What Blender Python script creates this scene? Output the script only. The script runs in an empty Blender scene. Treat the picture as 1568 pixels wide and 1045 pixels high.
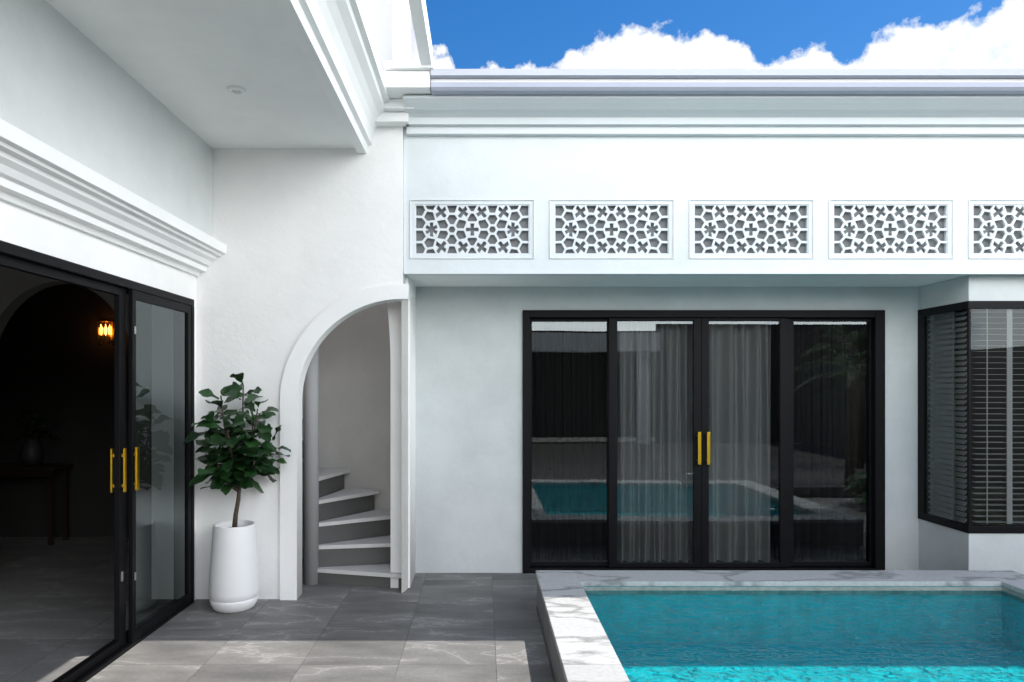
import bpy, bmesh, math, random
from mathutils import Vector, Matrix
random.seed(7)
S = bpy.context.scene
COL = S.collection
R = math.radians

# ------------------------------------------------------------------ materials
def new_mat(name):
    m = bpy.data.materials.new(name); m.use_nodes = True
    nt = m.node_tree; nt.nodes.clear()
    out = nt.nodes.new('ShaderNodeOutputMaterial')
    return m, nt, out

def N(nt, t, **kw):
    n = nt.nodes.new(t)
    for k, v in kw.items():
        setattr(n, k, v)
    return n

def coords(nt, scale=(1, 1, 1), loc=(0, 0, 0)):
    g = N(nt, 'ShaderNodeNewGeometry')
    mp = N(nt, 'ShaderNodeMapping')
    mp.inputs['Scale'].default_value = scale
    mp.inputs['Location'].default_value = loc
    nt.links.new(g.outputs['Position'], mp.inputs['Vector'])
    return mp.outputs['Vector']

def noise(nt, vec, scale, detail=4, rough=.55):
    n = N(nt, 'ShaderNodeTexNoise')
    n.inputs['Scale'].default_value = scale
    n.inputs['Detail'].default_value = detail
    n.inputs['Roughness'].default_value = rough
    nt.links.new(vec, n.inputs['Vector'])
    return n.outputs['Fac']

def ramp(nt, fac, stops):
    r = N(nt, 'ShaderNodeValToRGB')
    els = r.color_ramp.elements
    while len(els) < len(stops): els.new(.5)
    for e, (p, c) in zip(els, stops):
        e.position = p
        e.color = (c[0], c[1], c[2], 1) if hasattr(c, '__len__') else (c, c, c, 1)
    nt.links.new(fac, r.inputs['Fac'])
    return r.outputs['Color']

def mixc(nt, a, b, fac, mode='MIX'):
    m = N(nt, 'ShaderNodeMix', data_type='RGBA', blend_type=mode)
    for sock, v in ((m.inputs[6], a), (m.inputs[7], b), (m.inputs[0], fac)):
        if hasattr(v, 'links'): nt.links.new(v, sock)
        elif hasattr(v, '__len__'): sock.default_value = (v[0], v[1], v[2], 1)
        else: sock.default_value = v
    return m.outputs[2]

def bump(nt, h, strength, dist=.01):
    b = N(nt, 'ShaderNodeBump')
    b.inputs['Strength'].default_value = strength
    b.inputs['Distance'].default_value = dist
    nt.links.new(h, b.inputs['Height'])
    return b.outputs['Normal']

def principled(nt, out, col, rough=.5, normal=None, metallic=0, spec=.5):
    p = N(nt, 'ShaderNodeBsdfPrincipled')
    if hasattr(col, 'links'): nt.links.new(col, p.inputs['Base Color'])
    else: p.inputs['Base Color'].default_value = (*col, 1)
    if hasattr(rough, 'links'): nt.links.new(rough, p.inputs['Roughness'])
    else: p.inputs['Roughness'].default_value = rough
    p.inputs['Metallic'].default_value = metallic
    p.inputs['Specular IOR Level'].default_value = spec
    if normal: nt.links.new(normal, p.inputs['Normal'])
    nt.links.new(p.outputs[0], out.inputs['Surface'])
    return p

def plaster(name, c, var=.06, bs=.3):
    m, nt, out = new_mat(name)
    v = coords(nt)
    n1 = noise(nt, v, 1.9, 4, .65)
    n3 = noise(nt, v, 16, 3, .7)
    a = tuple(x * (1 - var) for x in c)
    col = ramp(nt, n1, [(.38, a), (.62, c)])
    principled(nt, out, col, .75, bump(nt, n3, bs, .008), spec=.25)
    return m

WHITE = plaster('white_plaster', (.90, .895, .88), .05)
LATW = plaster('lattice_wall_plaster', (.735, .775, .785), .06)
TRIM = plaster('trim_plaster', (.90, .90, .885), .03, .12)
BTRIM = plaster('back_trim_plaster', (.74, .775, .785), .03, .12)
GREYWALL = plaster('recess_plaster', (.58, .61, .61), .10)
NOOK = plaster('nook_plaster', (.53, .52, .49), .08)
GUT = plaster('gutter_paint', (.42, .44, .52), .04, .05)
LILAC = plaster('upper_wall_paint', (.44, .44, .52), .04, .1)
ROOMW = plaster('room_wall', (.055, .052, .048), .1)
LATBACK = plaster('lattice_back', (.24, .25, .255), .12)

def simple(name, c, rough=.4, metallic=0, spec=.5, nscale=30, nv=.15, bs=.0):
    m, nt, out = new_mat(name)
    v = coords(nt)
    n1 = noise(nt, v, nscale, 3)
    col = mixc(nt, tuple(x * (1 - nv) for x in c), tuple(min(1, x * (1 + nv)) for x in c), n1)
    principled(nt, out, col, rough, bump(nt, n1, bs, .003) if bs else None, metallic, spec)
    return m

BLACK = simple('black_powder_coat', (.006, .006, .007), .5, spec=.12)
BRASS = simple('brass', (.78, .48, .04), .3, 1.0)
POT = simple('white_ceramic', (.82, .82, .82), .45, nscale=12, nv=.03)
SOIL = simple('soil', (.05, .035, .025), .95, bs=.6)
BARK = simple('bark', (.07, .05, .035), .85, nscale=60, nv=.4, bs=.6)
TREAD = simple('stair_tread', (.64, .63, .61), .55, nscale=8, nv=.08)
RISER = simple('stair_riser', (.10, .10, .095), .6, nscale=8, nv=.08)
BLIND = simple('blind_slat', (.42, .43, .43), .5)
WOOD = simple('dark_wood', (.035, .022, .015), .4)
DECK = simple('decking', (.10, .09, .08), .6, nscale=5, nv=.4)
STEEL = simple('steel', (.5, .5, .5), .3, 1.0)
PALMTRUNK = simple('palm_trunk', (.16, .12, .08), .9, nv=.4, bs=.5)

def leafmat(name, c1, c2, rough=.35):
    m, nt, out = new_mat(name)
    v = coords(nt)
    n1 = noise(nt, v, 14, 3)
    oi = N(nt, 'ShaderNodeNewGeometry')
    col = mixc(nt, c1, c2, n1)
    r = mixc(nt, (.5, .5, .5), (1.5, 1.5, 1.3), oi.outputs['Random Per Island'])
    col = mixc(nt, col, r, 1.0, 'MULTIPLY')
    p = principled(nt, out, col, rough, bump(nt, noise(nt, v, 90, 2), .3, .003))
    return m
LEAF = leafmat('fig_leaf', (.010, .038, .013), (.024, .074, .020), .38)
PALM = leafmat('palm_leaf', (.03, .08, .02), (.07, .14, .04), .5)

def glassmat(name, ior, tint):
    m, nt, out = new_mat(name)
    f = N(nt, 'ShaderNodeFresnel'); f.inputs['IOR'].default_value = ior
    v = coords(nt)
    nb = bump(nt, noise(nt, v, .9, 1), .06, .02)
    t = N(nt, 'ShaderNodeBsdfTransparent'); t.inputs[0].default_value = (*tint, 1)
    g = N(nt, 'ShaderNodeBsdfGlossy'); g.inputs['Roughness'].default_value = .0
    g.inputs[0].default_value = (.90, .99, 1, 1)
    nt.links.new(nb, g.inputs['Normal'])
    mx = N(nt, 'ShaderNodeMixShader')
    nt.links.new(f.outputs[0], mx.inputs[0]); nt.links.new(t.outputs[0], mx.inputs[1]); nt.links.new(g.outputs[0], mx.inputs[2])
    nt.links.new(mx.outputs[0], out.inputs[0])
    return m
GLASS = glassmat('window_glass', 1.9, (.60, .62, .62))
GLASSB = glassmat('bay_glass', 1.42, (.70, .72, .72))
GLASSD = glassmat('side_door_glass', 1.95, (.35, .4, .4))

def curtain_mat(name, c, alpha):
    m, nt, out = new_mat(name)
    d = N(nt, 'ShaderNodeBsdfDiffuse'); d.inputs[0].default_value = (*c, 1)
    t = N(nt, 'ShaderNodeBsdfTransparent')
    b = N(nt, 'ShaderNodeMixShader'); b.inputs[0].default_value = alpha
    nt.links.new(t.outputs[0], b.inputs[1]); nt.links.new(d.outputs[0], b.inputs[2])
    nt.links.new(b.outputs[0], out.inputs[0])
    return m
CURT = curtain_mat('sheer_curtain', (.54, .54, .54), .9)
CURTD = curtain_mat('dark_curtain', (.05, .05, .05), .9)

def stone_tiles(name, base, bw, bh, ox, oy, dark=.8, grout=.5, vein=.3, c1=.80, c2=1.12, vw=.018):
    m, nt, out = new_mat(name)
    v = coords(nt, (1, 1, 1), (ox, oy, 0))
    b = N(nt, 'ShaderNodeTexBrick')
    b.offset = 0; b.squash = 1
    b.inputs['Scale'].default_value = 1
    b.inputs['Brick Width'].default_value = bw
    b.inputs['Row Height'].default_value = bh
    b.inputs['Mortar Size'].default_value = .0025
    b.inputs['Mortar Smooth'].default_value = .2
    b.inputs['Bias'].default_value = 0
    b.inputs['Color1'].default_value = (c1, c1, c1, 1)
    b.inputs['Color2'].default_value = (c2, c2, c2, 1)
    b.inputs['Mortar'].default_value = (grout, grout, grout, 1)
    nt.links.new(v, b.inputs['Vector'])
    sc = N(nt, 'ShaderNodeVectorMath', operation='MULTIPLY_ADD')
    nt.links.new(b.outputs['Color'], sc.inputs[0]); sc.inputs[1].default_value = (19, 19, 19)
    nt.links.new(v, sc.inputs[2])
    mp = N(nt, 'ShaderNodeMapping'); mp.inputs['Rotation'].default_value = (0, 0, .6); mp.inputs['Scale'].default_value = (1, 2.6, 1)
    nt.links.new(sc.outputs[0], mp.inputs[0])
    n1 = noise(nt, mp.outputs[0], 1.1, 7, .55)
    n2 = noise(nt, v, 40, 3, .6)
    w = N(nt, 'ShaderNodeMath', operation='SUBTRACT'); nt.links.new(n1, w.inputs[0]); w.inputs[1].default_value = .5
    ab = N(nt, 'ShaderNodeMath', operation='ABSOLUTE'); nt.links.new(w.outputs[0], ab.inputs[0])
    ve = ramp(nt, ab.outputs[0], [(0, 1 + vein), (vw, 1.0), (.2, dark)])
    c = mixc(nt, base, ve, 1.0, 'MULTIPLY')
    c = mixc(nt, c, b.outputs['Color'], 1.0, 'MULTIPLY')
    c = mixc(nt, c, ramp(nt, n2, [(.3, .9), (.7, 1.08)]), 1.0, 'MULTIPLY')
    rg = ramp(nt, n1, [(.3, .42), (.7, .58)])
    h = N(nt, 'ShaderNodeMath', operation='MULTIPLY_ADD')
    nt.links.new(b.outputs['Fac'], h.inputs[0]); h.inputs[1].default_value = -2
    nt.links.new(n1, h.inputs[2])
    principled(nt, out, c, rg, bump(nt, h.outputs[0], .35, .004), spec=.16)
    return m
PATIO = stone_tiles('slate_tiles', (.225, .219, .210), .5825, .6, .506, .12, .6, .5, .5, .82, 1.08, .012)
MARBLE = stone_tiles('room_marble', (.26, .255, .25), .9, .9, 0, 0)
COPING = stone_tiles('coping_marble', (.50, .50, .495), 60, .9, 30, .2, .9, .5, -.5, .92, 1.05, .04)
GROUND = simple('ground_soil', (.14, .13, .10), .9, nscale=3, nv=.3, bs=.5)

def pool_mosaic():
    m, nt, out = new_mat('pool_mosaic')
    v = coords(nt)
    b = N(nt, 'ShaderNodeTexBrick'); b.offset = 0
    b.inputs['Scale'].default_value = 1
    b.inputs['Brick Width'].default_value = .1; b.inputs['Row Height'].default_value = .1
    b.inputs['Mortar Size'].default_value = .003
    b.inputs['Color1'].default_value = (.0, .50, .57, 1)
    b.inputs['Color2'].default_value = (.01, .57, .63, 1)
    b.inputs['Mortar'].default_value = (.03, .54, .60, 1)
    nt.links.new(v, b.inputs['Vector'])
    v2 = coords(nt, (1, 2.6, 1))
    n = noise(nt, v2, 9, 4, .65)
    c = mixc(nt, b.outputs[0], ramp(nt, n, [(.30, .78), (.50, .97), (.7, 1.06)]), 1.0, 'MULTIPLY')
    principled(nt, out, c, .35)
    return m
MOSAIC = pool_mosaic()

def water_mat():
    m, nt, out = new_mat('pool_water')
    v = coords(nt, (1, 1.7, 1))
    n1 = noise(nt, v, 5.5, 3, .55)
    n2 = noise(nt, v, 19, 2, .5)
    h = N(nt, 'ShaderNodeMath', operation='MULTIPLY_ADD')
    nt.links.new(n2, h.inputs[0]); h.inputs[1].default_value = .4; nt.links.new(n1, h.inputs[2])
    nb = bump(nt, h.outputs[0], 1.0, .10)
    f = N(nt, 'ShaderNodeFresnel'); f.inputs['IOR'].default_value = 1.33; nt.links.new(nb, f.inputs['Normal'])
    g = N(nt, 'ShaderNodeBsdfGlossy'); g.inputs['Roughness'].default_value = .02; nt.links.new(nb, g.inputs['Normal'])
    g.inputs[0].default_value = (.45, .60, .66, 1)
    t = N(nt, 'ShaderNodeBsdfTransparent'); t.inputs[0].default_value = (.70, 1, 1, 1)
    b = N(nt, 'ShaderNodeMixShader')
    nt.links.new(f.outputs[0], b.inputs[0]); nt.links.new(t.outputs[0], b.inputs[1]); nt.links.new(g.outputs[0], b.inputs[2])
    nt.links.new(b.outputs[0], out.inputs[0])
    return m
WATER = water_mat()

# ------------------------------------------------------------------ mesh helpers
def empty(name):
    e = bpy.data.objects.new(name, None); COL.objects.link(e); return e

def finish(name, verts, faces, mat, parent=None, bev=0, smooth=False, recalc=True):
    me = bpy.data.meshes.new(name); me.from_pydata(verts, [], faces)
    if recalc:
        bm = bmesh.new(); bm.from_mesh(me)
        bmesh.ops.recalc_face_normals(bm, faces=bm.faces)
        bm.to_mesh(me); bm.free()
    me.materials.append(mat)
    o = bpy.data.objects.new(name, me); COL.objects.link(o)
    if parent: o.parent = parent
    if smooth:
        for p in me.polygons: p.use_smooth = True
    if bev:
        b = o.modifiers.new('b', 'BEVEL'); b.width = bev; b.segments = 2; b.limit_method = 'ANGLE'
    return o

def boxes(name, lst, mat, parent=None, bev=0):
    V, F = [], []
    for (x0, x1, y0, y1, z0, z1) in lst:
        i = len(V)
        V += [(x0, y0, z0), (x1, y0, z0), (x1, y1, z0), (x0, y1, z0), (x0, y0, z1), (x1, y0, z1), (x1, y1, z1), (x0, y1, z1)]
        F += [tuple(i + k for k in f) for f in ((0, 3, 2, 1), (4, 5, 6, 7), (0, 1, 5, 4), (1, 2, 6, 5), (2, 3, 7, 6), (3, 0, 4, 7))]
    return finish(name, V, F, mat, parent, bev)

def box(name, x0, x1, y0, y1, z0, z1, mat, parent=None, bev=0):
    return boxes(name, [(x0, x1, y0, y1, z0, z1)], mat, parent, bev)

def pane(name, x0, x1, y0, y1, z0, z1, mat, parent):
    """single glass sheet whose normal faces outdoors"""
    return finish(name, [(x0, y0, z0), (x1, y1, z0), (x1, y1, z1), (x0, y0, z1)], [(0, 1, 2, 3)], mat, parent, recalc=False)

def extrude_profile(name, pts, axis, a0, a1, mat, parent=None, bev=0):
    n = len(pts); V = []
    for a in (a0, a1):
        for (p, z) in pts:
            V.append((p, a, z) if axis == 'Y' else (a, p, z))
    F = [(i, (i + 1) % n, n + (i + 1) % n, n + i) for i in range(n)]
    F += [tuple(range(n)), tuple(range(2 * n - 1, n - 1, -1))]
    return finish(name, V, F, mat, parent, bev)

def plate(name, outline, holes, y0, y1, mat, parent=None):
    cu = bpy.data.curves.new(name, 'CURVE'); cu.dimensions = '2D'; cu.fill_mode = 'BOTH'
    cu.extrude = (y1 - y0) / 2
    for poly in [outline] + holes:
        s = cu.splines.new('POLY'); s.points.add(len(poly) - 1); s.use_cyclic_u = True
        for p, (x, z) in zip(s.points, poly): p.co = (x, z, 0, 1)
    t = bpy.data.objects.new('tmp', cu); COL.objects.link(t)
    dg = bpy.context.evaluated_depsgraph_get(); dg.update()
    me = bpy.data.meshes.new_from_object(t.evaluated_get(dg))
    bpy.data.objects.remove(t)
    me.transform(Matrix.Translation((0, (y0 + y1) / 2, 0)) @ Matrix.Rotation(math.pi / 2, 4, 'X'))
    me.materials.clear(); me.materials.append(mat); me.name = name
    o = bpy.data.objects.new(name, me); COL.objects.link(o)
    if parent: o.parent = parent
    return o

def lathe(name, prof, cx, cy, mat, parent=None, seg=64):
    V, F = [], []
    for (r, z) in prof:
        for k in range(seg):
            a = 2 * math.pi * k / seg
            V.append((cx + r * math.cos(a), cy + r * math.sin(a), z))
    for j in range(len(prof) - 1):
        for k in range(seg):
            F.append((j * seg + k, j * seg + (k + 1) % seg, (j + 1) * seg + (k + 1) % seg, (j + 1) * seg + k))
    return finish(name, V, F, mat, parent, smooth=True)

def tube(name, pts, radii, mat, parent=None, seg=10):
    V, F = [], []
    for i, p in enumerate(pts):
        p = Vector(p)
        d = (Vector(pts[min(i + 1, len(pts) - 1)]) - Vector(pts[max(i - 1, 0)])).normalized()
        a = d.orthogonal().normalized() if i == 0 else (a - d * a.dot(d)).normalized()
        b = d.cross(a)
        for k in range(seg):
            t = 2 * math.pi * k / seg
            V.append(tuple(p + (a * math.cos(t) + b * math.sin(t)) * radii[i]))
    for i in range(len(pts) - 1):
        for k in range(seg):
            F.append((i * seg + k, i * seg + (k + 1) % seg, (i + 1) * seg + (k + 1) % seg, (i + 1) * seg + k))
    F.append(tuple(range(seg))); F.append(tuple(range(len(V) - seg, len(V))))
    return finish(name, V, F, mat, parent, smooth=True)

# ------------------------------------------------------------------ ground, patio, pool
finish('ground', [(-300, -300, -.6), (300, -300, -.6), (300, 300, -.6), (-300, 300, -.6)], [(0, 1, 2, 3)], GROUND)
boxes('patio', [(-2.30, .40, -9, 6.2, -.2, 0), (.40, 12, 5.16, 6.2, -.2, 0), (.40, 4.2, 1.0, 2.02, -.2, 0),
                (4.02, 12, 2.03, 5.16, -.2, 0), (-2.3, -.6, 6.2, 6.9, -.2, 0)], PATIO)
boxes('timber_deck', [(.41, 12, -9 + .15 * k, -9 + .15 * k + .142, -.15, -.006) for k in range(66)], DECK)

pool = empty('swimming_pool')
boxes('pool_shell', [(.43, .685, 2.05, 5.14, -.35, .24), (3.70, 3.97, 2.05, 5.14, -.35, .24),
                     (.685, 3.70, 4.87, 5.14, -.35, .24), (.685, 3.70, 2.05, 2.30, -.35, .24)], MOSAIC, pool)
boxes('pool_outer_wall', [(.404, .429, 2.03, 5.16, .001, .238), (3.971, 3.996, 2.03, 5.16, .001, .238),
                          (.43, 3.97, 5.141, 5.16, .001, .238), (.43, 3.97, 2.03, 2.049, .001, .238)], simple('pool_wall_stone', (.17, .17, .175), .6, nscale=6, nv=.4), pool)
boxes('pool_coping', [(.396, .69, 2.0, 5.17, .24, .275), (3.695, 4.0, 2.0, 5.17, .24, .275),
                      (.69, 3.695, 4.865, 5.17, .24, .275), (.69, 3.695, 2.0, 2.305, .24, .275)], COPING, pool, .004)
box('pool_floor', .686, 3.699, 2.301, 4.869, -.34, -.16, MOSAIC, pool)
boxes('pool_waterline_band', [(.69, .70, 2.31, 4.86, .185, .239), (3.685, 3.695, 2.31, 4.86, .185, .239), (.70, 3.685, 4.85, 4.86, .185, .239)],
      simple('waterline_tile', (.30, .30, .27), .5, nscale=20, nv=.5), pool)
finish('water', [(.687, 2.302, .215), (3.698, 2.302, .215), (3.698, 4.868, .215), (.687, 4.868, .215)], [(0, 1, 2, 3)], WATER, recalc=False)
box('pool_skimmer_lid', 3.0, 3.2, 2.08, 2.24, .277, .40, COPING, pool, .01)

# ------------------------------------------------------------------ villa
villa = empty('white_villa')
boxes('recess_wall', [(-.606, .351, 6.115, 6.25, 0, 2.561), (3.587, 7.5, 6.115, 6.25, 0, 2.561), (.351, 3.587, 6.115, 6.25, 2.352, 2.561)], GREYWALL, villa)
box('recess_soffit', -.604, 7.5, 5.501, 6.25, 2.562, 2.62, WHITE, villa)

PC = [-.0875 + 1.1 * k for k in range(7)]
hw, z0p, z1p = .451, 2.711, 3.102
W = [(-.628, 7.5, 5.38, 5.50, 2.561, z0p), (-.628, 7.5, 5.38, 5.50, z1p, 3.95)]
prev = -.628
for c in PC:
    W.append((prev, c - hw, 5.38, 5.50, z0p, z1p)); prev = c + hw
W.append((prev, 7.5, 5.38, 5.50, z0p, z1p))
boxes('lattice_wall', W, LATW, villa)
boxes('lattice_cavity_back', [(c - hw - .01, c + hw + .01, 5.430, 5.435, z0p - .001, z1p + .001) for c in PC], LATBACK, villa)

def clip_half(poly, nx, nz, lim):
    out = []
    for k in range(len(poly)):
        a, b = poly[k], poly[(k + 1) % len(poly)]
        da = a[0] * nx + a[1] * nz - lim; db = b[0] * nx + b[1] * nz - lim
        if da <= 0: out.append(a)
        if (da < 0 < db) or (db < 0 < da):
            t = da / (da - db); out.append((a[0] + (b[0] - a[0]) * t, a[1] + (b[1] - a[1]) * t))
    return out

def starpoly(cx, cz, n, r, w, rot):
    pts = []
    inner = w / 2 / math.sin(math.pi / n)
    for k in range(n):
        a = rot + 2 * math.pi * k / n
        ux, uz = math.cos(a), math.sin(a); vx, vz = -uz, ux
        pts.append((cx + ux * r - vx * w * .65, cz + uz * r - vz * w * .65))
        pts.append((cx + ux * r + vx * w * .65, cz + uz * r + vz * w * .65))
        a2 = a + math.pi / n
        pts.append((cx + inner * math.cos(a2), cz + inner * math.sin(a2)))
    return pts

def lattice_holes():
    # larger star and cross cells than their neighbours (weighted cells)
    A, B = 31.0, 62.5
    base = [(0, 0, (4, 14, 5.2, 0), 2.2), (A, 0, None, -2.2), (B, 0, (6, 15, 4.8, math.pi / 2), 2.2)]
    for k in range(6):
        a = math.radians(30 + 60 * k)
        x, z = A + 15.0 * math.cos(a), 15.0 * math.sin(a)
        if z > -1e-6: base.append((x, z, None, 0))
    base += [(47.5, 27, (4, 17, 5.4, math.pi / 4 + .12), 2.0), (14.0, 27, (4, 17, 5.4, math.pi / 4 - .12), 2.0),
             (0, 18.5, None, -1), (0, 35, None, 0), (A, 33, None, 0), (66, 21.5, None, 0), (80, 9.5, None, 0), (79, 29, None, 0), (64, 36, None, 0)]
    pts = {}
    for (x, z, k, wt) in base:
        for sx in ((1, -1) if x else (1,)):
            for sz in ((1, -1) if z > .01 else (1,)):
                pts[(round(x * sx, 3), round(z * sz, 3))] = (k, sx, sz, wt)
    seeds = list(pts.keys())
    holes = []
    for i, s in enumerate(seeds):
        k, sx, sz, wt = pts[s]
        if k: poly = starpoly(s[0], s[1], k[0], k[1], k[2], k[3] * (1 if sx * sz > 0 else -1))
        else: poly = [(-87.5, -38), (87.5, -38), (87.5, 38), (-87.5, 38)]
        for (nx, nz, lim) in ((1, 0, 86), (-1, 0, 86), (0, 1, 36.6), (0, -1, 36.6)): poly = clip_half(poly, nx, nz, lim)
        for j, q in enumerate(seeds):
            if i == j or not poly: continue
            dx, dz = q[0] - s[0], q[1] - s[1]; L = math.hypot(dx, dz)
            nx, nz = dx / L, dz / L
            wq = pts[q][3]
            poly = clip_half(poly, nx, nz, s[0] * nx + s[1] * nz + L / 2 + (wt - wq) / 2 - (1.4 if k else 1.7))
        if len(poly) < 3: continue
        ar = abs(sum(poly[a][0] * poly[(a + 1) % len(poly)][1] - poly[(a + 1) % len(poly)][0] * poly[a][1] for a in range(len(poly)))) / 2
        if ar > 10: holes.append(poly)
    f = .902 / 175
    return [[(x * f, z * f) for x, z in h] for h in holes]
LH = lattice_holes()
zc = (z0p + z1p) / 2
for c in PC[:6]:
    lat = plate('decorative_lattice', [(c - hw, z0p), (c + hw, z0p), (c + hw, z1p), (c - hw, z1p)],
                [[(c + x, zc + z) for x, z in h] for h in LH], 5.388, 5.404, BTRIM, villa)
    a, b, zz0, zz1, t = c - .492, c + .492, 2.672, 3.141, .010
    boxes('lattice_border', [(a, b, 5.370, 5.38, zz0, zz0 + t), (a, b, 5.370, 5.38, zz1 - t, zz1),
                             (a, a + t, 5.370, 5.38, zz0 + t, zz1 - t), (b - t, b, 5.370, 5.38, zz0 + t, zz1 - t)], BTRIM, villa, .002)
box('wall_drip_edge', -.626, 7.5, 5.372, 5.38, 2.553, 2.572, BTRIM, villa)

extrude_profile('back_cornice', [(5.40, 3.64), (5.33, 3.64), (5.33, 3.70), (5.29, 3.70), (5.285, 3.75), (5.25, 3.765), (5.20, 3.775),
                                 (5.14, 3.80), (5.10, 3.82), (5.10, 3.84), (5.40, 3.84)], 'X', -.60, 7.5, BTRIM, villa)
extrude_profile('back_gutter', [(5.40, 3.842), (5.02, 3.842), (5.00, 3.86), (5.00, 3.895), (5.40, 3.897)], 'X', -.385, 7.5, GUT, villa)
extrude_profile('back_gutter_lip', [(5.40, 3.898), (5.03, 3.90), (5.03, 3.932), (5.40, 3.934)], 'X', -.385, 7.5, TRIM, villa)
extrude_profile('back_cap', [(5.40, 3.935), (4.98, 3.936), (4.97, 3.978), (5.40, 3.99)], 'X', -.385, 7.5, plaster('cap_paint', (.56, .58, .65), .04, .05), villa)
box('roof_slab', -.60, 7.5, 5.41, 9.5, 3.86, 3.93, WHITE, villa)

def ell(cx, cz, a, b, n=28):
    return [(cx - a * math.cos(math.pi / 2 * k / n), cz + b * math.sin(math.pi / 2 * k / n)) for k in range(n + 1)]
inner = ell(-.63, 1.55, .829, .805)
outer = ell(-.63, 1.55, .957, .918)
plate('arch_wall', [(-2.6, 0), (-1.459, 0)] + inner + [(-.63, 3.99), (-2.6, 3.99)], [], 5.35, 5.50, WHITE, villa)
plate('arch_band', [(-1.587, 0), (-1.455, 0)] + [(x + .004, z - .004) for x, z in inner] + [(-.585, 2.351), (-.585, 2.468)] + outer[::-1], [], 5.325, 5.349, TRIM, villa)
box('arch_band_return', -.627, -.585, 5.35, 5.379, 2.352, 2.467, TRIM, villa)
box('side_beam', -.768, -.606, 5.502, 6.114, 2.40, 3.8, WHITE, villa)
pp = [(-.768, 0), (-.606, 0), (-.606, 2.399), (-.80, 2.399)] + [(-.80 + .032 * math.sin(math.pi / 2 * k / 8) , 2.399 - .55 * (k / 8)) for k in range(1, 9)]
plate('stair_pier', pp, [], 5.65, 6.114, TRIM, villa)

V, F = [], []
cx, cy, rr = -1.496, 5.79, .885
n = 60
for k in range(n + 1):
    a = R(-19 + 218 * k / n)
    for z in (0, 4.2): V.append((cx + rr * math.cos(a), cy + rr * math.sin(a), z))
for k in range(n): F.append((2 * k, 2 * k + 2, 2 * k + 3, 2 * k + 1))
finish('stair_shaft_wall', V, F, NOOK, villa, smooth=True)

stair = empty('spiral_staircase')
ncx = cx + .035
lathe('newel_column', [(.0, 0), (.064, 0), (.064, 3.6), (.0, 3.6)], ncx, cy, plaster('newel_paint', (.40, .40, .40)), stair, 40)
def wedge(nm, r0, r1, aa, ab, zb, zt2, mat, bev=0):
    V = []; m = 8
    def P(r, t, z):
        return (cx + r * math.cos(t), max(5.512, cy + r * math.sin(t)), z)
    for z in (zb, zt2):
        V.append(P(r0, aa, z))
        for k in range(m + 1): V.append(P(r1, aa + (ab - aa) * k / m, z))
        V.append(P(r0, ab, z))
    q = m + 3
    F = [tuple(range(q)), tuple(range(2 * q - 1, q - 1, -1))] + [(j, (j + 1) % q, q + (j + 1) % q, q + j) for j in range(q)]
    finish(nm, V, F, mat, stair, bev)
for i in range(9):
    a0, a1 = R(-14 + 22.5 * i), R(-14 + 22.5 * i + 25)
    zt = .13 + .185 * i
    wedge('tread', .05, .86, a0, a1, zt - .032, zt, TREAD)
    wedge('riser', .05, .85, a0 + R(4), a0 + R(6), max(0, zt - .19), zt - .033, RISER)

# -- left building
box('upper_side_wall', -2.4, -2.12, -9, 5.349, 2.76, 3.53, plaster('side_wall_grey', (.72, .73, .72)), villa)
extrude_profile('side_cornice', [(-2.3, 2.53), (-2.225, 2.53), (-2.215, 2.56), (-2.17, 2.565), (-2.165, 2.60), (-2.14, 2.61), (-2.12, 2.64), (-2.09, 2.66), (-2.085, 2.68),
                                 (-2.05, 2.685), (-2.045, 2.70), (-2.015, 2.705), (-2.01, 2.775), (-2.3, 2.80)], 'Y', -9, 5.348, TRIM, villa)
box('door_head_wall', -2.4, -2.25, -9, 5.349, 2.34, 2.531, WHITE, villa)
box('door_jamb_wall', -2.4, -2.25, 5.285, 5.349, 0, 2.34, WHITE, villa)
box('eave_soffit', -2.4, -.99, -9, 5.349, 3.53, 3.60, WHITE, villa)
extrude_profile('eave_cornice', [(-1.0, 3.53), (-.985, 3.49), (-.915, 3.49), (-.905, 3.55), (-.875, 3.56), (-.872, 3.61), (-.86, 3.65), (-.835, 3.70), (-.80, 3.745), (-.755, 3.78),
                                 (-.75, 3.82), (-.715, 3.825), (-.71, 3.895), (-1.0, 3.895)], 'Y', -9, 5.348, TRIM, villa)
extrude_profile('eave_gutter', [(-.455, 4.0), (-.375, 4.0), (-.37, 4.13), (-.455, 4.13)], 'Y', -9, 4.98, TRIM, villa)
boxes('gutter_bracket', [(-.75, -.457, y, y + .04, 3.90, 4.05) for y in (3.5, 2.3, 1.1, -.1, -1.3, -2.5)], TRIM, villa)
box('side_roof_slab', -8.5, -.73, -9, 5.349, 3.897, 3.94, WHITE, villa)
boxes('cornice_corner_block', [(-.915, -.575, 5.24, 5.348, 3.70, 3.775), (-.88, -.52, 5.18, 5.348, 3.777, 3.85), (-.75, -.39, 4.99, 5.348, 3.852, 3.975),
                               (-.72, -.36, 4.95, 5.348, 3.977, 4.03)], TRIM, villa, .006)
box('upper_storey_wall', -4.5, -.46, 5.13, 5.3, 3.945, 5.6, LILAC, villa)
box('corner_pilaster', -.664, -.542, 5.02, 5.128, 4.031, 5.7, TRIM, villa, .004)
lathe('downlight', [(0, 3.527), (.03, 3.527), (.032, 3.518), (.055, 3.516), (.058, 3.53)], -1.55, 4.29, TRIM, villa, 32)
lathe('downlight_lens', [(0, 3.5255), (.031, 3.5255)], -1.55, 4.29, STEEL, villa, 32)

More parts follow.
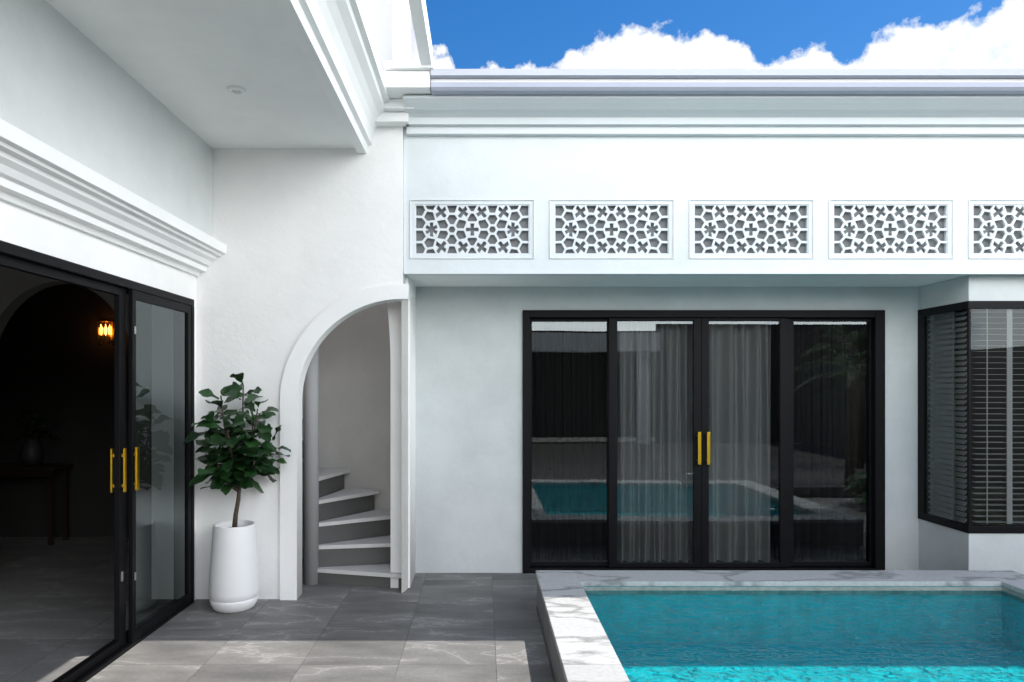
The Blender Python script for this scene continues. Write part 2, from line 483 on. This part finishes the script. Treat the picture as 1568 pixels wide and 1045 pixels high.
box('room_floor', -8.5, -2.305, -9, 9.2, -.2, -.004, MARBLE, villa)
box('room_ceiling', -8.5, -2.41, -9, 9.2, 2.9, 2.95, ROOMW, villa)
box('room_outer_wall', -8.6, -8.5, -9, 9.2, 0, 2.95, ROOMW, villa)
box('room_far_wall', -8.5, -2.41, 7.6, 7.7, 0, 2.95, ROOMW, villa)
ac, ar = -3.33, .60
archp = [(ac - ar, 0)]
for k in range(17):
    t = k / 16
    archp.append((ac - ar + ar * (1 - math.cos(t * math.pi / 2)), 1.75 + .74 * math.sin(t * math.pi / 2)))
for k in range(15, -1, -1):
    t = k / 16
    archp.append((ac + ar - ar * (1 - math.cos(t * math.pi / 2)), 1.75 + .74 * math.sin(t * math.pi / 2)))
archp.append((ac + ar, 0))
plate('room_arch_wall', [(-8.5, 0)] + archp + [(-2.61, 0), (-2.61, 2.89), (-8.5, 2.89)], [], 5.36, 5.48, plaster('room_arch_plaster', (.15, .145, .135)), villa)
box('room_side_return', -2.61, -2.405, 5.351, 7.6, 0, 2.89, ROOMW, villa)
box('light_switch', -3.36, -3.27, 7.585, 7.598, 1.16, 1.24, BLACK, villa)

tab = empty('console_table')
boxes('table_top', [(-5.5, -4.5, 7.15, 7.5, .79, .83)], WOOD, tab, .004)
boxes('table_legs', [(x, x + .04, y, y + .04, 0, .79) for x in (-5.46, -4.58) for y in (7.18, 7.43)] + [(-5.42, -4.58, 7.19, 7.21, .72, .79)], WOOD, tab)
vase = empty('vase_plant')
lathe('vase', [(0, .83), (.07, .83), (.11, .93), (.09, 1.05), (.05, 1.1), (.055, 1.12)], -4.85, 7.33, simple('vase_dark', (.05, .05, .05)), vase)

lamp = empty('wall_lamp')
m, nt, out = new_mat('lamp_glow')
e = N(nt, 'ShaderNodeEmission'); e.inputs[0].default_value = (1, .36, .07, 1); e.inputs[1].default_value = 8
nt.links.new(e.outputs[0], out.inputs[0])
LX, LY, LZ = -4.14, 7.5, 2.28
for dx in (-.05, .0, .05):
    lathe('lamp_bulb', [(0, LZ - .05), (.014, LZ - .03), (.017, LZ + .03), (0, LZ + .08)], LX + dx, LY - .02, m, lamp, 12)
lathe('lamp_shade_ring', [(.085, LZ + .10), (.095, LZ + .10), (.095, LZ + .12), (.085, LZ + .12)], LX, LY, BRASS, lamp, 24)
for k in range(10):
    a = 2 * math.pi * k / 10
    tube('lamp_rod', [(LX + .09 * math.cos(a), LY + .09 * math.sin(a), LZ + .11), (LX + .07 * math.cos(a), LY + .07 * math.sin(a), LZ - .16)], [.004, .004], BRASS, lamp, 6)
box('lamp_backplate', LX - .03, LX + .03, LY + .085, LY + .098, LZ - .1, LZ + .14, BRASS, lamp)

ld = empty('sliding_glass_door')
ld.parent = villa
boxes('track', [(-2.40, -2.235, -9, 5.28, 2.285, 2.338), (-2.40, -2.235, -9, 5.28, -.003, .022), (-2.38, -2.235, 5.245, 5.284, .022, 2.285)], BLACK, ld, .003)
boxes('far_panel_frame', [(-2.268, -2.24, 4.36, 5.24, 2.225, 2.284), (-2.268, -2.24, 4.36, 5.24, .025, .085),
                          (-2.268, -2.24, 4.36, 4.405, .085, 2.225), (-2.268, -2.24, 5.185, 5.24, .085, 2.225)], BLACK, ld, .003)
pane('far_panel_glass', -2.255, -2.255, 4.406, 5.184, .086, 2.224, GLASSD, ld)
boxes('near_panel_frame', [(-2.31, -2.275, 4.27, 4.345, .025, 2.284), (-2.31, -2.275, 1.0, 4.27, 2.235, 2.284), (-2.31, -2.275, 1.0, 4.27, .025, .075)], BLACK, ld, .003)
boxes('handle', [(-2.228, -2.212, 4.362, 4.395, 1.0, 1.275), (-2.24, -2.228, 4.37, 4.388, 1.03, 1.05), (-2.24, -2.228, 4.37, 4.388, 1.22, 1.24)], BRASS, ld, .002)
boxes('handle', [(-2.262, -2.250, 4.285, 4.305, 1.0, 1.275), (-2.275, -2.262, 4.288, 4.302, 1.03, 1.05), (-2.275, -2.262, 4.288, 4.302, 1.22, 1.24)], BRASS, ld, .002)
boxes('handle', [(-2.33, -2.318, 4.262, 4.285, 1.0, 1.275), (-2.318, -2.31, 4.272, 4.284, 1.03, 1.05), (-2.318, -2.31, 4.272, 4.284, 1.22, 1.24)], BRASS, ld, .002)
boxes('hinge_bolt', [(-2.239, -2.231, 4.375, 4.39, z, z + .05) for z in (.42, 2.0)] + [(-2.274, -2.264, 4.28, 4.295, .44, .5)], STEEL, ld, .002)

bd = empty('curtained_glass_door'); bd.parent = villa
yo = 6.09
boxes('outer_frame', [(.351, .415, yo, 6.20, .0, 2.352), (3.50, 3.587, yo, 6.20, .0, 2.352), (.415, 3.50, yo, 6.20, 2.285, 2.352), (.415, 3.50, yo, 6.20, 0, .045)], BLACK, bd, .004)
gl = [(.427, 1.123), (1.200, 1.884), (2.019, 2.657), (2.797, 3.482)]
fr = [(.417, 1.158, 6.15), (1.124, 1.951, 6.11), (1.953, 2.735, 6.11), (2.70, 3.498, 6.15)]
for (x0, x1, y), (g0, g1) in zip(fr, gl):
    g0 = max(g0, x0 + .02); g1 = min(g1, x1 - .012)
    boxes('panel_frame', [(x0, g0, y, y + .035, .05, 2.28), (g1, x1, y, y + .035, .05, 2.28),
                          (g0, g1, y, y + .035, 2.255, 2.28), (g0, g1, y, y + .035, .05, .09)], BLACK, bd, .003)
    pane('panel_glass', g0, g1, y + .018, y + .018, .09, 2.255, GLASS, bd)
for hx in (1.905, 1.985):
    boxes('handle', [(hx, hx + .028, 6.05, 6.07, .975, 1.265), (hx + .006, hx + .02, 6.07, 6.112, 1.0, 1.02), (hx + .006, hx + .02, 6.07, 6.112, 1.22, 1.24)], BRASS, bd, .003)

def curtain(name, x0, x1, y, mat, wl=.085, amp=.03):
    V, F = [], []; nx = int((x1 - x0) / .008); nz = 8
    ph = 0
    phs = []
    for i in range(nx + 1):
        ph += .008 / wl * 2 * math.pi * (1 + .5 * math.sin(i * .037) * math.sin(i * .011 + 1))
        phs.append(ph)
    for j in range(nz + 1):
        z = .06 + 2.28 * j / nz
        for i in range(nx + 1):
            a = amp * (1.15 - .35 * j / nz)
            V.append((x0 + (x1 - x0) * i / nx + .01 * math.sin(phs[i] * .5 + z), y + a * math.sin(phs[i]) + .012 * math.sin(phs[i] * .37 + z * 1.3), z))
    for j in range(nz):
        for i in range(nx):
            q = j * (nx + 1) + i
            F.append((q, q + 1, q + nx + 2, q + nx + 1))
    return finish(name, V, F, mat, bd, smooth=True)
curtain('curtain_sheer', 1.20, 2.66, 6.275, CURT, .10, .045)
curtain('curtain_dark', .36, 1.20, 6.33, CURTD, .06, .02)
curtain('curtain_dark', 2.70, 3.55, 6.33, CURTD, .07, .02)
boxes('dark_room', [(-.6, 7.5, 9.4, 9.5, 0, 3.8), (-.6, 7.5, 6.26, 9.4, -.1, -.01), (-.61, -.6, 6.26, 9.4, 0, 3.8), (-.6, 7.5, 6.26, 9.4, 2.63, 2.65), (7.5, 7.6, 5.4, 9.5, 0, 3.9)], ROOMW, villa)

bay = empty('bay_window'); bay.parent = villa
bx, by = 3.90, 5.485
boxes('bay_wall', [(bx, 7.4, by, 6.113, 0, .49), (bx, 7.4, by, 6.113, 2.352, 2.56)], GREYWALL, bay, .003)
boxes('bay_frame', [(bx - .012, 7.4, by - .012, by + .05, 2.292, 2.354), (bx - .012, 7.4, by - .012, by + .05, .488, .545),
                    (bx - .012, bx + .05, by + .05, 6.112, 2.292, 2.354), (bx - .012, bx + .05, by + .05, 6.112, .488, .545),
                    (bx - .012, bx + .05, 6.03, 6.112, .545, 2.292),
                    (bx - .006, bx + .014, by - .006, by + .014, .545, 2.292),
                    (5.0, 5.06, by - .008, by + .05, .545, 2.292)], BLACK, bay, .003)
pane('bay_side_glass', bx + .004, bx + .004, 6.029, by + .015, .546, 2.291, GLASSB, bay)
pane('bay_front_glass', bx + .015, 4.999, by + .004, by + .004, .546, 2.291, GLASSB, bay)
pane('bay_front_glass', 5.061, 7.39, by + .01, by + .01, .546, 2.291, GLASSB, bay)
BV, BF = [], []
def slat(axis, a0, a1, c, z, w, tilt):
    i = len(BV); dy = w / 2 * math.cos(tilt); dz = w / 2 * math.sin(tilt)
    if axis == 'Y': BV.extend([(c - dy, a0, z - dz), (c - dy, a1, z - dz), (c + dy, a1, z + dz), (c + dy, a0, z + dz)])
    else: BV.extend([(a0, c - dy, z - dz), (a1, c - dy, z - dz), (a1, c + dy, z + dz), (a0, c + dy, z + dz)])
    BF.append((i, i + 1, i + 2, i + 3))
z = .57
while z < 2.28:
    slat('Y', 5.57, 6.02, bx + .04, z, .046, R(40))
    slat('X', bx + .075, 4.22, by + .05, z, .046, R(3))
    slat('X', 4.24, 4.98, by + .05, z, .046, R(3))
    slat('X', 5.08, 7.3, by + .05, z, .046, R(3))
    z += .046
sb = finish('blind_slats', BV, BF, BLIND, bay)
sm = sb.modifiers.new('s', 'SOLIDIFY'); sm.thickness = .003
boxes('blind_tapes', [(bx + .012, bx + .015, y, y + .008, .56, 2.29) for y in (5.68, 5.92)] +
      [(x, x + w_, by + .020, by + .024, .56, 2.29) for x, w_ in ((4.06, .008), (4.222, .045), (4.85, .008))] , BLIND, bay)
box('bay_back', bx + .13, 7.4, 5.80, 5.82, .5, 2.35, ROOMW, bay)

# ------------------------------------------------------------------ potted fig
fig = empty('potted_fiddle_leaf_fig')
px, py = -1.875, 5.14
lathe('pot', [(0, 0), (.125, 0), (.148, .012), (.168, .05), (.174, .075), (.1725, .085), (.170, .088), (.172, .093), (.179, .10), (.181, .14), (.176, .25), (.162, .45), (.150, .62), (.148, .632),
              (.138, .632), (.136, .60), (.134, .58)], px, py, POT, fig, 80)
lathe('soil', [(0, .585), (.1345, .583)], px, py, SOIL, fig, 32)

LV, LF = [], []
def add_leaf(base, d, up, L, wid):
    d = d.normalized(); side = d.cross(up).normalized(); nrm = side.cross(d).normalized()
    prof = [(0, .03), (.12, .14), (.3, .50), (.5, .72), (.68, .98), (.83, .92), (.94, .58), (1.0, .12)]
    droop = random.uniform(.15, .5); fold = random.uniform(.12, .35); wav = random.uniform(0, 6)
    i0 = len(LV)
    for (t, w) in prof:
        c = base + d * (L * t) - Vector((0, 0, 1)) * (droop * L * t * t) 
        h = w * wid / 2
        wv = .012 * math.sin(t * 11 + wav)
        LV.append(tuple(c - side * h + nrm * (fold * h + wv)))
        LV.append(tuple(c - side * h * .5 + nrm * (fold * h * .35)))
        LV.append(tuple(c))
        LV.append(tuple(c + side * h * .5 + nrm * (fold * h * .35)))
        LV.append(tuple(c + side * h + nrm * (fold * h - wv)))
    for j in range(len(prof) - 1):
        for k in range(4):
            a = i0 + j * 5 + k
            LF.append((a, a + 1, a + 6, a + 5))
trunk = [(px, py, .58), (px + .01, py, .70), (px + .035, py - .01, .82), (px + .04, py, .93)]
tube('trunk', trunk, [.020, .017, .015, .013], BARK, fig)
fork = Vector(trunk[-1])
tips = [Vector((-1.80, 5.12, 1.68)), Vector((-1.93, 5.02, 1.60)), Vector((-1.68, 5.08, 1.50)), Vector((-2.02, 5.12, 1.42)), Vector((-1.60, 5.16, 1.24)), Vector((-1.86, 4.96, 1.38)), Vector((-1.98, 5.18, 1.20)), Vector((-1.75, 5.2, 1.42)), Vector((-1.68, 5.02, 1.12)), Vector((-1.97, 5.02, 1.14))]
for ti, tip in enumerate(tips):
    st = fork + Vector((0, 0, -.06 + .05 * (ti % 3)))
    pts = []; nseg = 7
    mid = (st + tip) / 2 + Vector(((tip.x - st.x) * .25, (tip.y - st.y) * .25, -.04))
    for k in range(nseg + 1):
        t = k / nseg
        pts.append(st * (1 - t) ** 2 + mid * 2 * t * (1 - t) + tip * t * t)
    tube('branch', [tuple(p) for p in pts], [.011 - .006 * k / nseg for k in range(nseg + 1)], BARK, fig, 8)
    nl = 17
    ang = random.uniform(0, 6.28)
    for k in range(nl):
        t = .25 + .75 * k / (nl - 1)
        f_ = t * nseg; i = min(int(f_), nseg - 1); fr_ = f_ - i
        p = pts[i].lerp(pts[i + 1], fr_)
        ang += 2.4 + random.uniform(-.3, .3)
        el = random.uniform(-.1, .5) + .7 * max(0, t - .8) / .2
        d = Vector((math.cos(ang) * math.cos(el), math.sin(ang) * math.cos(el), math.sin(el)))
        L = random.uniform(.15, .225)
        if p.y + d.y * L > 5.32: d.y = -abs(d.y) * .4
        if p.x + d.x * L < -2.21: d.x = abs(d.x) * .4
        add_leaf(p + d * .02, d, Vector((random.uniform(-.5, .5), random.uniform(-.9, .1), 1)), L, L * random.uniform(.5, .68))
finish('leaves', LV, LF, LEAF, fig, smooth=True)

LV, LF = [], []
for k in range(60):
    a = random.uniform(0, 6.28); el = random.uniform(.1, 1.4)
    d = Vector((math.cos(a) * math.cos(el), math.sin(a) * math.cos(el) * .5, math.sin(el)))
    add_leaf(Vector((-4.85, 7.3, 1.1)) + d * random.uniform(.05, .3), d, Vector((.1, .2, 1)), .1, .05)
finish('vase_leaves', LV, LF, LEAF, vase, smooth=True)

# ------------------------------------------------------------------ far side of the courtyard (seen in the glass)
pav = empty('garden_pavilion')
boxes('pavilion_beam', [(-3, 5.2, -8.3, -7.9, 2.75, 3.3)], WHITE, pav)
boxes('pavilion_columns', [(x, x + .35, -8.25, -7.95, 0, 2.75) for x in (-2.5, 4.6)], WHITE, pav)
boxes('pavilion_back', [(-3, 12, -11, -10.8, 0, 3.6), (-3, 5.2, -10.8, -8.3, 3.2, 3.3), (5.2, 12, -8.4, -8.3, 0, 3.6)], simple('timber_screen', (.03, .028, .025), .7, nv=.4), pav)
box('garden_wall', 9.5, 9.7, -8, 6.0, 0, 2.4, simple('dark_hedge_wall', (.10, .11, .10), .9, nv=.4))

def palm(name, x, y, h, nf, fl):
    root = empty(name)
    tube('trunk', [(x, y, 0), (x + .03, y, h * .5), (x, y + .03, h)], [.09, .07, .06], PALMTRUNK, root)
    V, F = [], []
    for k in range(nf):
        a = 2 * math.pi * k / nf + random.uniform(-.2, .2); el = random.uniform(.2, 1.2)
        p = Vector((x, y + .03, h)); L = fl * random.uniform(.8, 1.1)
        d = Vector((math.cos(a) * math.cos(el), math.sin(a) * math.cos(el), math.sin(el)))
        m_ = 18; side = Vector((-math.sin(a), math.cos(a), 0))
        for i in range(m_):
            t = i / m_
            d2 = (d - Vector((0, 0, 1)) * 1.5 * t).normalized()
            q = p + d2 * (L / m_)
            i0 = len(V); V.extend([tuple(p - side * .008), tuple(p + side * .008), tuple(q + side * .008), tuple(q - side * .008)]); F.append((i0, i0 + 1, i0 + 2, i0 + 3))
            if i > 2:
                ll = .34 * math.sin(math.pi * min(1, t * .85 + .15))
                for s in (-1, 1):
                    tip = p + side * s * ll * .8 + d2 * ll * .6 - Vector((0, 0, ll * .35))
                    i0 = len(V); V.extend([tuple(p), tuple(p + d2 * .03), tuple(tip)]); F.append((i0, i0 + 1, i0 + 2))
            p = q
    finish('fronds', V, F, PALM, root)
palm('palm_tree', 6.3, .6, 1.9, 16, 1.3)
palm('palm_tree.001', 7.8, -1.8, 2.3, 14, 1.5)
palm('palm_shrub', 5.6, 2.9, .25, 24, .7)

# ------------------------------------------------------------------ light
sd = Vector((.47, .127, 1.0)).normalized()
elev = math.asin(sd.z); azim = math.atan2(sd.x, sd.y)
su = bpy.data.lights.new('sun', 'SUN'); su.energy = 5.0; su.angle = R(.5); su.color = (1, .96, .90)
so = bpy.data.objects.new('sun', su); COL.objects.link(so)
so.rotation_euler = sd.to_track_quat('Z', 'Y').to_euler()
so.location = (3, 3, 12)

w = bpy.data.worlds.new('World'); S.world = w; w.use_nodes = True
nt = w.node_tree; nt.nodes.clear()
out = N(nt, 'ShaderNodeOutputWorld')
sky = N(nt, 'ShaderNodeTexSky'); sky.sky_type = 'NISHITA'; sky.sun_disc = False
sky.sun_elevation = elev; sky.sun_rotation = azim
sky.air_density = 1.0; sky.dust_density = .3; sky.ozone_density = 3
hs = N(nt, 'ShaderNodeHueSaturation'); hs.inputs['Saturation'].default_value = 1.38; hs.inputs['Hue'].default_value = .504
nt.links.new(sky.outputs[0], hs.inputs['Color'])
bgs = N(nt, 'ShaderNodeBackground'); bgs.inputs[1].default_value = .15
nt.links.new(hs.outputs[0], bgs.inputs[0])
tc = N(nt, 'ShaderNodeTexCoord')
sp = N(nt, 'ShaderNodeSeparateXYZ'); nt.links.new(tc.outputs['Generated'], sp.inputs[0])
def M(op, a, b=None, c=None, clamp=False):
    n = N(nt, 'ShaderNodeMath', operation=op); n.use_clamp = clamp
    for i, v in enumerate((a, b, c)):
        if v is None: continue
        if hasattr(v, 'links'): nt.links.new(v, n.inputs[i])
        else: n.inputs[i].default_value = v
    return n.outputs[0]
az = M('ARCTAN2', sp.outputs[0], sp.outputs[1])
hlen = M('SQRT', M('ADD', M('MULTIPLY', sp.outputs[0], sp.outputs[0]), M('MULTIPLY', sp.outputs[1], sp.outputs[1])))
t = M('DIVIDE', sp.outputs[2], M('MAXIMUM', hlen, .001))
fc = N(nt, 'ShaderNodeFloatCurve')
nt.links.new(M('DIVIDE', M('ADD', az, .2), .95, clamp=True), fc.inputs['Value'])
pts = [(-.2, .46), (-.10, .47), (-.065, .492), (-.03, .462), (.0, .472), (.10, .473), (.124, .490), (.18, .506), (.212, .519), (.279, .505), (.34, .491), (.366, .464), (.407, .440),
       (.43, .458), (.462, .457), (.492, .431), (.521, .449), (.563, .456), (.597, .450), (.628, .450), (.67, .455), (.75, .47)]
cv = fc.mapping.curves[0]
P2 = [((a + .2) / .95, (b - .40) / .15) for a, b in pts]
cv.points[0].location = P2[0]; cv.points[1].location = P2[-1]
for p in P2[1:-1]: cv.points.new(*p)
fc.mapping.update()
hgt = M('MULTIPLY_ADD', fc.outputs[0], .15, .402)
n1 = N(nt, 'ShaderNodeTexNoise'); n1.inputs['Scale'].default_value = 30; n1.inputs['Detail'].default_value = 5; n1.inputs['Roughness'].default_value = .6
nt.links.new(tc.outputs['Generated'], n1.inputs['Vector'])
pert = M('MULTIPLY', M('SUBTRACT', n1.outputs['Fac'], .5), .08)
diff = M('ADD', M('SUBTRACT', hgt, t), pert)
mask = M('MULTIPLY', diff, 75, clamp=True)
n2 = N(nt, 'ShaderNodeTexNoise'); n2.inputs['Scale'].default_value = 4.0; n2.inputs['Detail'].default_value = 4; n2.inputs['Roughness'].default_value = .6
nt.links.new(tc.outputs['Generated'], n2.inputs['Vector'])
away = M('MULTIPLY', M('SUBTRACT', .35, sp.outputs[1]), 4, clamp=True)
low = M('MULTIPLY', M('SUBTRACT', .72, sp.outputs[2]), 5, clamp=True)   # clouds added out of view to fill the shaded walls; zenith clear
fill_mask = M('MULTIPLY', M('MULTIPLY', M('MULTIPLY', M('SUBTRACT', n2.outputs['Fac'], .42), 9, clamp=True), away), low)
mask = M('MAXIMUM', mask, fill_mask)
shade = M('MULTIPLY_ADD', n1.outputs['Fac'], .6, M('MULTIPLY', n2.outputs['Fac'], .5))
cr = N(nt, 'ShaderNodeValToRGB')
cr.color_ramp.elements[0].position = .42; cr.color_ramp.elements[0].color = (.74, .82, .92, 1)
cr.color_ramp.elements[1].position = .54; cr.color_ramp.elements[1].color = (.97, .985, .99, 1)
nt.links.new(shade, cr.inputs[0])
bgc = N(nt, 'ShaderNodeBackground')
nt.links.new(M('MULTIPLY_ADD', away, 4.1, 1.15), bgc.inputs[1])  # out-of-view clouds boosted well past the visible ones, as added wall fill
nt.links.new(cr.outputs[0], bgc.inputs[0])
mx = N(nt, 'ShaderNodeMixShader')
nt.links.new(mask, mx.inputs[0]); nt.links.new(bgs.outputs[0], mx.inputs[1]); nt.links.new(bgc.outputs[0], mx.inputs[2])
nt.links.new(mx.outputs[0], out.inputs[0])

# ------------------------------------------------------------------ camera
cd = bpy.data.cameras.new('camera'); cd.lens = 24; cd.sensor_width = 36
cd.shift_x = .028; cd.shift_y = .0465; cd.clip_end = 2000
co = bpy.data.objects.new('camera', cd); COL.objects.link(co)
co.location = (0, 0, 1.65); co.rotation_euler = (R(90), 0, 0)
S.camera = co
S.view_settings.view_transform = 'Standard'; S.view_settings.look = 'None'; S.view_settings.exposure = 0
